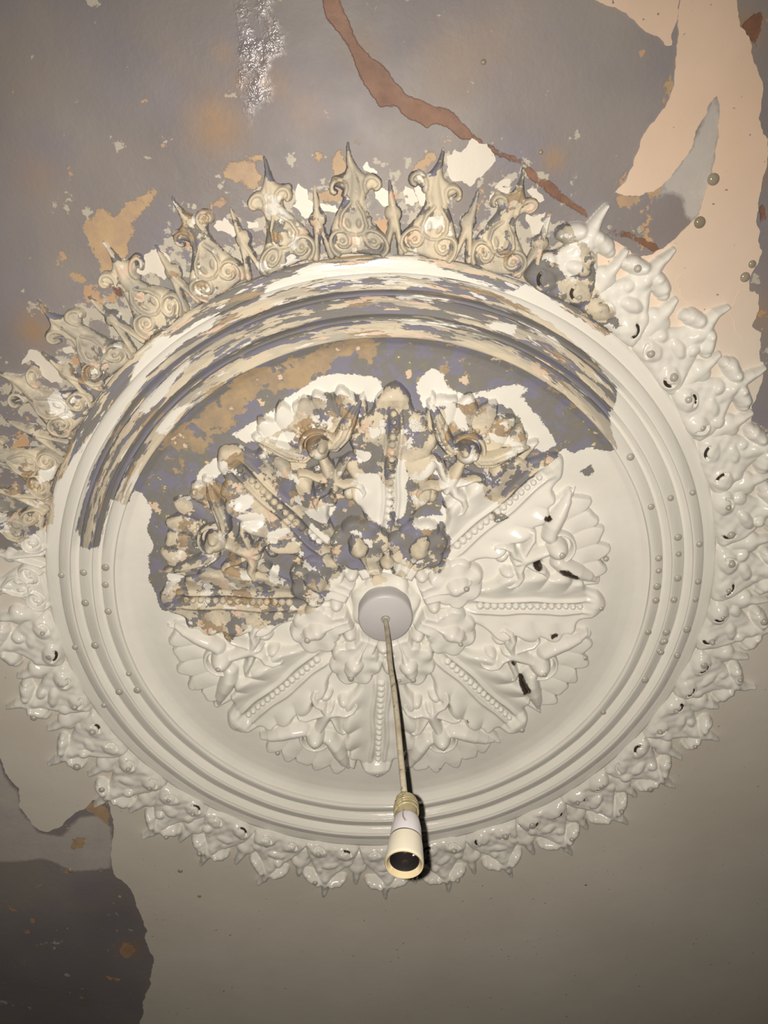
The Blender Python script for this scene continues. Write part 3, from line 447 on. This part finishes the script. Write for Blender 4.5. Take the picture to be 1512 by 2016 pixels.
# fan, bud, swags and tendrils between the leaves
def fan_height(U, V, wh, seed):
    R_ = np.hypot(U, V); P_ = np.degrees(np.arctan2(V, U)); n = 6
    q = P_/15.2; lobe = np.abs(np.cos((P_/15.2*n/2+.5*(n % 2))*math.pi))**.55
    am = 1+.35*np.sin(P_*.9+seed*2.3); ro = .682+.030*lobe*am-.030*np.clip(np.abs(q), 0, 1)**2.2
    s = np.minimum(np.minimum(ro-R_, R_-.50), (15.2-np.abs(P_))*.0112)
    t = np.clip(s/.014, 0, 1)
    body = .017+.012*np.clip((R_-.56)/.12, 0, 1)+(.0035 if wh else .011)*(lobe-.6)*np.clip((R_-.57)/.06, 0, 1)
    return np.where(s > 0, body*np.sqrt(1-(1-t)**2), s*2.5)
for k, az in enumerate(UNIT_AZ):
    wh = is_white(az, .66); wi = is_white(az, .42); a = math.radians(az)
    fz = .9 if wh else 1.0
    U, V = grid(.48, .74, -.175, .175, .0031)
    fh = fan_height(U, V+.003*np.sin(U*40+k), wh, k)
    pm = relief('palmette', rose, az+rng.uniform(-1, 1), U, V, fh+.0014*np.sin(U*60+k)*np.sin(V*50))
    # scrolling swags that run from the bud over the leaf edges
    U, V = grid(.46, .69, -.19, .19, .0033)
    for sgn in (-1, 1):
        pts = [(.552, sgn*.020, .020, .046), (.548, sgn*.048, .029, .058), (.566, sgn*.078, .032, .064), (.594, sgn*.106, .029, .060), (.622, sgn*.134, .022, .050), (.640, sgn*.158, .012, .036)]
        if not wh: pts = [(p[0], p[1], p[2]*.85, p[3]) for p in pts]
        Hs = stroke(U, V, pts)
        if not wh: Hs = Hs-np.where(Hs > 0, .010*np.exp(-((stroke(U, V, [(p[0], p[1], p[2]*.45, .02) for p in pts])-.012)/.004)**2), 0)
        relief('swag', pm, az, U, V, Hs+.0015*np.sin(U*55+k*3)*np.cos(V*47))
    # round bud with a hood behind it
    U, V = grid(.47, .66, -.085, .085, .0028)
    hood = stroke(U, V, curl(.560, 0, .049, .047, -78, 78, .010, .010, .050, .050, 18))
    relief('hood', pm, az, U, V, hood)
    bud = dome(U, V, .556, 0, .038, .037, .086, 0, .55)
    if not wh:
        bud = smax(bud, np.maximum(dome(U, V, .565, .014, .024, .020, .096), dome(U, V, .565, -.014, .024, .020, .096)), .004)
    relief('bud', pm, az, U, V, bud)
    if not wh:
        for i in range(5):
            b = math.radians(-40+20*i); u = .560+.064*math.cos(b); v = .064*math.sin(b)
            place_dome('bead', pm, u*math.cos(a)-v*math.sin(a), u*math.sin(a)+v*math.cos(a), float(Bz(u))-.026, .0085, .012, MR, 10, 4)
        # crisp inner petals, still showing where the coats have gone
        U, V = grid(.57, .73, -.17, .17, .0033)
        for i, b in enumerate((-11.2, -5.6, 0, 5.6, 11.2)):
            b2 = math.radians(b); pr = lambda r: (r*math.cos(b2), r*math.sin(b2))
            L1 = .705-.004*abs(b)*.6
            pt = [(*pr(.612), .006, .020), (*pr(.645), .020, .034), (*pr(.668), .021, .038), (*pr(L1), .003, .026)]
            H1 = stroke(U, V, pt); H1 = H1-np.where(H1 > .006, .009*np.exp(-((np.degrees(np.arctan2(V, U))-b)/1.0)**2), 0)
            relief('petal', pm, az, U, V, H1)
    # stem with two curling tendrils on each side
    U, V = grid(.33, .56, -.125, .125, .0031)
    st = stroke(U, V, [(.545, 0, .018, .050), (.50, 0, .021, .052), (.455, 0, .024, .054), (.425, 0, .014, .050)])
    ar = np.full(U.shape, -1.0)
    for sgn in (-1, 1):
        ar = np.maximum(ar, stroke(U, V, [(.448, sgn*.006, .016, .052), (.428, sgn*.028, .017, .056), (.425, sgn*.052, .016, .056), (.407, sgn*.070, .014, .052), (.383, sgn*.074, .010, .044), (.370, sgn*.062, .009, .040)]))
        ar = np.maximum(ar, stroke(U, V, [(.452, sgn*.012, .013, .046), (.472, sgn*.036, .015, .052), (.495, sgn*.058, .014, .052), (.503, sgn*.078, .012, .046), (.490, sgn*.090, .010, .040)]))
        ar = np.maximum(ar, dome(U, V, .392, sgn*.032, .026, .020, .044, sgn*.5))
    relief('tendril', pm, az, U, V, smax(st, ar, .006)+.0016*np.sin(U*70+k*2)*np.cos(V*63+k))

# inner rosette petals and the little knobs between them
for k, az in enumerate(UNIT_AZ):
    wh = is_white(az, .24)
    U, V = grid(.095, .335, -.115, .115, .0027)
    P_ = np.arctan2(V, U-.225); R_ = np.hypot((U-.225)*1.0, V)
    ro = (.081+.0125*np.abs(np.cos(P_*3.6+.35*math.sin(k*1.9)))**.6)+.004*np.sin(P_*2+k)
    ro = np.where(np.abs(P_) > 2.0, ro*(1-.25*(np.abs(P_)-2.0)), ro)
    s1 = ro-R_; s2 = np.minimum(.045-np.abs(V)-.10*np.clip(.2-U, 0, 1), np.minimum(U-.115, .24-U))
    s = np.maximum(s1, s2); t = np.clip(s/.016, 0, 1)
    body = .052-.012*np.clip((U-.2)/.1, -1, 1)+.004*np.cos(P_*7.2)*np.clip((R_-.04)/.04, 0, 1)
    Hp = np.where(s > 0, body*np.sqrt(1-(1-t)**2), s*2.5)
    pt = relief('rosette_petal', rose, az, U, V, Hp+.0012*np.sin(U*90+k)*np.sin(V*80), cavb=0 if wh else -.35)
    td = stroke(U, V, [(.125, 0, .008, .060), (.170, 0, .010, .062), (.198, .001, .019, .070), (.226, 0, .036, .088), (.248, 0, .029, .084), (.274, 0, .009, .062)], .45)
    relief('teardrop', pt, az+rng.uniform(-1.5, 1.5), U, V, td, under=np.maximum(Hp, 0))
for k, az in enumerate(LEAF_AZ):
    U, V = grid(.10, .215, -.05, .05, .0026)
    Hk = smax(dome(U, V, .152, 0, .024, .025, .058), stroke(U, V, [(.165, 0, .012, .036), (.205, .006*math.sin(k), .016, .030)]), .006)
    relief('knob', rose, az, U, V, Hk)
    U, V = grid(.115, .20, -.055, .055, .003)
    Hr = stroke(U, V, curl(.153, 0, .034, .034, -100, 100, .006, .006, .030, .030, 14))
    relief('cusp', rose, az, U, V, Hr)
rd = random.Random(21)
for par, az, u, v in ([('p', a, .258, .002) for a in UNIT_AZ]+[('p', a, .268, .05) for a in UNIT_AZ]+[('f', a, .690, rd.choice((-.10, -.05, .0, .05, .10))) for a in UNIT_AZ]+[('f', a, .686, rd.choice((-.075, .03, .085))) for a in UNIT_AZ]+[('b', a, .560, .0) for a in UNIT_AZ]+[('l', a, .682, .0) for a in LEAF_AZ]):
    a = math.radians(az); x, y = u*math.cos(a)-v*math.sin(a), u*math.sin(a)+v*math.cos(a)
    if float(samp(M_white, np.array([x]), np.array([y]))[0]) < .03 or rd.random() < .2: continue
    hz = {'p': .082 if abs(v) < .01 else .046, 'f': .022, 'b': .082, 'l': .034}[par]
    place_dome('paint_drip', rose, x, y, float(Bz(math.hypot(u, v)))-hz, rd.uniform(.007, .0105), rd.uniform(.007, .010), M_drip, 12, 5)
# lumpy boss that the lamp is fixed to
U, V = grid(-.125, .125, -.125, .125, .003)
P_ = np.arctan2(V, U); R_ = np.hypot(U, V); s = .108+.006*np.cos(P_*7+.4)+.004*np.sin(P_*3)-R_
t = np.clip(s/.022, 0, 1)
Hb = np.where(s > 0, (.030+.006*np.sin(P_*7)*np.clip(R_/.08-.5, 0, 1))*np.sqrt(1-(1-t)**2), s*2.5)
a0 = np.where(s > 0, .036-(.036-.0)*0, 0)
# the boss rides on the flat of the dish, so measure it from there
Bk = Bz; Bz_old = Bz
def Bz(r): return np.where(np.asarray(r) < .13, .002, Bz_old(r))
relief('boss', rose, 0, U, V, Hb+.012*np.clip(s/.03, 0, 1))
Bz = Bz_old

# ---- border of crests on the ceiling round the ring
CREST = [-130.6, -120.2, -109.9, -99.4, -89.6, -79.4, -70.0, -59.6, -50.2, -39.8, -30.2, -20.2, -10.1, .2, 10.5, 20.8, 31.0, 41.7, 51.9, 62.2, 72.7, 83.5, 93.8, 104.7, 115.1, 125.6, 135.8, 145.7, 156.0, 167.0, 177.5, 187.8, 198.2, 208.6, 219.0]
def crest_old(U, V, k):
    """crisp cast: two scrolls, a seeded teardrop, a waisted body and a curled head"""
    P = smooth([(1.046, -.076), (1.046, .076), (1.075, .082), (1.105, .070), (1.15, .044), (1.185, .028), (1.205, .030), (1.222, .062), (1.243, .060), (1.242, .030), (1.255, .014), (1.30, .003), (1.30, -.003), (1.255, -.014), (1.242, -.030), (1.243, -.060), (1.222, -.062), (1.205, -.030), (1.185, -.028), (1.15, -.044), (1.105, -.070), (1.075, -.082)], 2)
    H = plate(U, V, P, .026, .012)
    H = np.maximum(H, stroke(U, V, [(1.16, 0, .020, .034), (1.20, 0, .022, .038), (1.24, 0, .014, .032), (1.275, 0, .008, .024), (1.314, .004*math.sin(k*2.2), .003, .012)]))
    for s in (-1, 1):
        H = np.maximum(H, stroke(U, V, curl(1.083, s*.040, .036, .012, s*150, s*(150-390), .0085, .006, .046, .050, 22)))
        H = np.maximum(H, dome(U, V, 1.085, s*.040, .010, .010, .044))
        H = np.maximum(H, stroke(U, V, [(1.178, s*.006, .006, .044), (1.150, s*.028, .007, .046), (1.122, s*.034, .007, .046), (1.102, s*.022, .006, .044), (1.096, s*.004, .006, .042)]))
        H = np.maximum(H, dome(U, V, 1.125, s*.014, .018, .010, .042, s*.25))
        H = np.maximum(H, stroke(U, V, curl(1.218+.006*math.sin(k*3.1+s), s*(.044+.006*math.sin(k*1.7)), .027, .010, s*(-130), s*150, .009, .007, .036, .040, 16)))
    e = np.exp(-((np.abs(np.hypot(U-1.083, np.abs(V)-.040)-.022))/.004)**2)*.012
    H = H-np.where(H > .012, e, 0)
    return H
def crest_fat(U, V, k, az):
    """the same cast drowned in gloss paint: fat pillows, stubby ears and a spike; also returns D, the deep slits whose shade is painted in"""
    r = random.Random(k*13+1); j = lambda a: a*(1+r.uniform(-.14, .14)); u_ = r.uniform
    P = smooth([(1.038, -.100), (1.038, .100), (1.075, .103), (1.112, .092), (1.148, .070), (1.180, .045), (1.215, .030), (1.215, -.030), (1.180, -.045), (1.148, -.070), (1.112, -.092), (1.075, -.103)], 2)
    H = plate(U, V, P, .036, .022)
    c1 = (1.076+u_(-.004, .004), -.050+u_(-.006, .006)); c2 = (1.078+u_(-.004, .004), .048+u_(-.006, .006)); c3 = (1.132+u_(-.005, .005), u_(-.014, .014))
    sd = r.choice((-1, 1))
    for (c, a, b, h, rot) in ((c1, .035, .047, .050, 0), (c2, .036, .046, .049, 0), (c3, .024, .044, .050, u_(-.5, .5)), ((1.122, sd*.062), .026, .026, .044, 0), ((1.165, -sd*.026), .024, .022, .048, 0)):
        H = smax(H, dome(U, V, c[0], c[1], a, b, j(h), rot, .36), .0035)
    H = smax(H, stroke(U, V, [(1.165, 0, .030, .040), (1.20, 0, .030, .052), (1.232, 0, .023, .050)]), .008)
    for s in (-1, 1):
        e = u_(-.010, .010); f = u_(.85, 1.12)
        H = smax(H, stroke(U, V, [(1.224, s*.008, .022, .050), (1.219, s*.030, .025, .056), (1.210+e, s*.052*f, .026, .054), (1.203+e, s*.066*f, .019, .044)]), .006)
        H = smax(H, dome(U, V, 1.222, s*.026, .020, .018, .060, 0, .4), .006)
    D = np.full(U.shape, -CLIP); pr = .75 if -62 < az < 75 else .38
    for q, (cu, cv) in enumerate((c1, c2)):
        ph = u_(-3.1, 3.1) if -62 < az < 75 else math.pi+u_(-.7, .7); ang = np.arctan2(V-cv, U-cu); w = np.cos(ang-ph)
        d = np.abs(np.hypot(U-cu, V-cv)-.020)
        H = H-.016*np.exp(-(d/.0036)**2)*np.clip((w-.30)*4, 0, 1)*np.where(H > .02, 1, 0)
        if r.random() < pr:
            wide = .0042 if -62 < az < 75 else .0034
            D = np.maximum(D, np.where(w > u_(.45, .75), np.clip((wide-d)*7, -CLIP, .03), -CLIP))  # slit shade goes into the colour mask
    H = smax(H, stroke(U, V, [(1.225, 0, .024, .050), (1.262, u_(-.005, .005), .017, .044), (1.302, u_(-.009, .009), .0085, .032)]), .007)
    return H+.0018*np.sin(U*80+k*2.3)*np.sin(V*64+k)+.0012*np.sin(U*150+k)*np.sin(V*170+k*2), D
def spike_h(U, V, k, old):
    r = random.Random(k*7+3); d = r.uniform(-.007, .007)
    if old:
        H = stroke(U, V, [(1.055, -.022, .010, .030), (1.095, -.012, .009, .034), (1.15, 0, .013, .034), (1.19, d*1.5, .009, .026), (1.228, d*2.2, .003, .012)])
        H = np.maximum(H, stroke(U, V, [(1.055, .020, .010, .030), (1.095, .012, .009, .036), (1.15, 0, .010, .038)]))
        return np.maximum(H, dome(U, V, 1.150, .004*math.sin(k), .022, .024, .034, k))
    w = r.uniform(.9, 1.15); H = smax(dome(U, V, 1.150, 0, .030, .038*w, .042, 0, .4), stroke(U, V, [(1.10, 0, .030, .030), (1.15, d*.4, .024, .042), (1.19, d, .017*w, .042), (1.222+.01*d/.007, d*1.3, .011, .034)]), .008)
    return H+.0016*np.sin(U*90+k)*np.sin(V*70)
for k, az in enumerate(CREST):
    old = az < -64 or az > 183.5
    U, V = grid(1.025, 1.33, -.115, .115, .0028)
    wa = .007 if old else .004; wu = U+wa*np.sin(V*30+k*1.3); wv = V+wa*np.sin(U*36+k*2.7)
    Hc, Dc = (crest_old(wu, wv, k), None) if old else crest_fat(wu, wv, k, az)
    cr = relief('crest', rose, az, U, V, Hc*(.8 if old else .86), 'ceil', cavb=.30 if old else 0, hole_shade=Dc)
    nxt = CREST[(k+1) % len(CREST)]; nxt += 360 if nxt < az else 0
    am = (az+nxt)/2; olds = am < -64 or am > 183.5
    U, V = grid(1.03, 1.25, -.05, .05, .0034)
    relief('leaflet', rose, am, U, V, spike_h(U, V, k, olds)*.85, 'ceil', cavb=.15 if olds else 0)
    if not old:
        a = math.radians(az); r = random.Random(k)
        for (u, v, h) in ((1.076, -.050, .047), (1.078, .048, .046), (1.214, .042*r.choice((-1, 1)), .053)):
            if r.random() < .72:
                u += r.uniform(-.006, .006); v += r.uniform(-.006, .006)
                place_dome('paint_drip', cr, u*math.cos(a)-v*math.sin(a), u*math.sin(a)+v*math.cos(a), ZP-h*.86, r.uniform(.008, .0135), r.uniform(.008, .015), M_drip)

# ---- dried drips hanging from the rings and from the ceiling
for x, y in DATA['drip']:
    place_dome('paint_drip', rose, x, y, -.0165, rng.uniform(.009, .013), rng.uniform(.006, .010), M_drip, 14, 6)
for x, y, r in DATA['cdrip']:
    place_dome('water_drip', ceiling, x, y, ZP-.002, r, r*.55, M_cdrip, 16, 6)

# ------------------------------------------------------------------ the pendant lamp holder
lamp = empty('pendant_lamp_holder', 'empty white bulb holder hanging on a dirty flex from the middle of the ceiling rose', 'pendant light')
def lathe_solid(name, prof, mat, parent, org=(0, 0, 0), axis=(0, 0, 1), seg=48, smooth=True, autosm=40):
    """prof = (radius, height along axis) in design units"""
    ax = Vector(axis).normalized(); q = Vector((0, 0, 1)).rotation_difference(ax); co = []; f = []
    for r, h in prof:
        for j in range(seg):
            a = 2*math.pi*j/seg; p = q @ Vector((r*math.cos(a), r*math.sin(a), h))+Vector(org); co.append(W(*p))
    for i in range(len(prof)-1):
        for j in range(seg): f.append((i*seg+j, i*seg+(j+1) % seg, (i+1)*seg+(j+1) % seg, (i+1)*seg+j))
    me = make_mesh(name, co, f, smooth)
    bm = bmesh.new(); bm.from_mesh(me); bmesh.ops.recalc_face_normals(bm, faces=bm.faces[:])
    for e in bm.edges:
        if len(e.link_faces) == 2 and e.calc_face_angle(0) > math.radians(autosm): e.smooth = False
    bm.to_mesh(me); bm.free()
    return link(name, me, mat, parent)
# canopy: shallow cylinder on the boss, with a cable hole
can = lathe_solid('canopy', [(.0005, -.03), (.078, -.03), (.0825, -.035), (.0835, -.088), (.0805, -.0955), (.0765, -.098), (.014, -.0995), (.0125, -.098), (.0105, -.092), (.0005, -.092)], M_canopy, lamp, (-.002, .004, 0))
lathe_solid('grommet', [(.0055, -.099), (.0065, -.1035), (.0098, -.1045), (.0122, -.1025), (.0122, -.097)], M_grom, can, (-.002, .004, 0), seg=24)
# cord
def tube(name, pts, rad, mat, parent, seg=10, sub=6, wob=0.0):
    P = [Vector(p) for p in pts]; C = []
    for i in range(len(P)-1):
        p0 = P[max(i-1, 0)]; p1 = P[i]; p2 = P[i+1]; p3 = P[min(i+2, len(P)-1)]
        for s in range(sub):
            t = s/sub; C.append(.5*((2*p1)+(p2-p0)*t+(2*p0-5*p1+4*p2-p3)*t*t+(3*p1-p0-3*p2+p3)*t**3))
    C.append(P[-1]); co = []; f = []
    up = Vector((0, 1, 0)) if abs((C[1]-C[0]).normalized().y) < .9 else Vector((1, 0, 0))
    for i, c in enumerate(C):
        d = (C[min(i+1, len(C)-1)]-C[max(i-1, 0)]).normalized(); a = d.cross(up).normalized(); b = d.cross(a)
        r = rad[0]+(rad[1]-rad[0])*i/(len(C)-1) if isinstance(rad, tuple) else rad
        r *= 1+wob*math.sin(i*2.1)
        for j in range(seg):
            t = 2*math.pi*j/seg; co.append(W(*(c+a*r*math.cos(t)+b*r*math.sin(t))))
    for i in range(len(C)-1):
        for j in range(seg): f.append((i*seg+j, (i+1)*seg+j, (i+1)*seg+(j+1) % seg, i*seg+(j+1) % seg))
    f.append(tuple(range(seg))); f.append(tuple(range((len(C)-1)*seg, len(C)*seg))[::-1])
    me = make_mesh(name, co, f)
    bm = bmesh.new(); bm.from_mesh(me); bmesh.ops.recalc_face_normals(bm, faces=bm.faces[:]); bm.to_mesh(me); bm.free()
    return link(name, me, mat, parent)
tube('cord', [(-.002, .004, -.085), (-.002, .004, -.105), (.001, .003, -.18), (.002, 0, -.28), (.003, 0, -.356), (.0075, 0, -.448), (.0105, 0, -.561), (.012, 0, -.687), (.0135, 0, -.80), (.0148, 0, -.875)], .0073, M_cord if False else mat_cord(), lamp)
# wrapped knot above the holder
kn = lathe_solid('tape_knot', [(.007, -.838), (.0125, -.845), (.018, -.856), (.0235, -.870), (.0258, -.886), (.0245, -.900), (.0225, -.912)], M_tape, lamp, (.0152, 0, 0), seg=28)
for v in kn.data.vertices:
    w = math.sin(v.co.x*1900+v.co.z*900)*.0006+math.sin(v.co.y*1500-v.co.z*1300)*.0006; v.co.x += w; v.co.y += w*.7
for i in range(5):
    z0 = -.852-.011*i; r0 = .0165+.0075*math.sin(min(i, 3)/3*math.pi/2); cpt = []
    for j in range(15):
        t = 2*math.pi*j/14*1.0; cpt.append((.0152+(r0+.001)*math.cos(t+i), (r0+.001)*math.sin(t+i), z0+.005*math.sin(t+i*1.7)))
    tube('tape_turn', cpt, .0034, M_tape, kn, 8, 3)
# holder: porcelain cap, dark joint, cream skirt, yellowed rim and dark socket
TOP = Vector((.0155, 0, -.908)); BOT = Vector((.0025, 0, -1.036)); AX = (BOT-TOP).normalized(); HL = (BOT-TOP).length
def hold(name, prof, mat, parent=lamp, seg=56, asm=40): return lathe_solid(name, prof, mat, parent, tuple(TOP), tuple(AX), seg, True, asm)
cap = hold('holder_cap', [(.010, -.001), (.0205, .0), (.0245, .0035), (.0275, .012), (.0315, .032), (.0338, .060), (.0336, .0625)], M_cap)
hold('joint_groove', [(.0310, .0610), (.0326, .0622), (.0326, .0662), (.0310, .0672)], M_groove, cap)
sk = hold('holder_skirt', [(.0324, .0655), (.0344, .0665), (.0366, .084), (.0384, .104), (.0396, .120), (.0399, HL-.003), (.0392, HL-.0005)], M_skirt)
hold('socket_rim', [(.0390, HL-.0012), (.0380, HL+.0008), (.0362, HL+.0002), (.0330, HL-.006), (.0310, HL-.0105), (.0302, HL-.0115)], M_rim, sk)
hold('socket_well', [(.0304, HL-.0105), (.0290, HL-.013), (.0279, HL-.030), (.0275, HL-.056), (.0005, HL-.058)], M_dark, sk)
# plungers and the steel clip in the bayonet slot
qr = Vector((0, 0, 1)).rotation_difference(AX)
def hp(x, y, h): return tuple(TOP+qr @ Vector((x, y, h)))
for sx in (-1, 1):
    p = hp(0, .011*sx, HL-.057); lathe_solid('contact_pin', [(.0005, 0), (.0052, 0), (.0052, .010), (.0040, .013), (.0005, .0135)], M_metal, sk, p, tuple(AX), 16)
tube('slot_clip', [hp(-.0225, -.004, HL-.022), hp(-.0205, -.010, HL-.016), hp(-.0185, -.014, HL-.011), hp(-.0195, -.019, HL-.007)], .0016, M_steel, sk, 8, 4)
# hairline crack with a chip at its end, down the front of the porcelain cap
def cap_pt(h, phi):
    r = float(np.interp(h, [.0035, .012, .032, .060], [.0245, .0275, .0315, .0338])); return hp(r*math.cos(phi), r*math.sin(phi), h)
P0 = math.radians(-84)
tube('cap_crack', [cap_pt(.003, P0+.10), cap_pt(.018, P0+.10), cap_pt(.030, P0+.03), cap_pt(.038, P0-.08), cap_pt(.043, P0-.16)], (.0011, .0022), M_scar, cap, 6, 4)
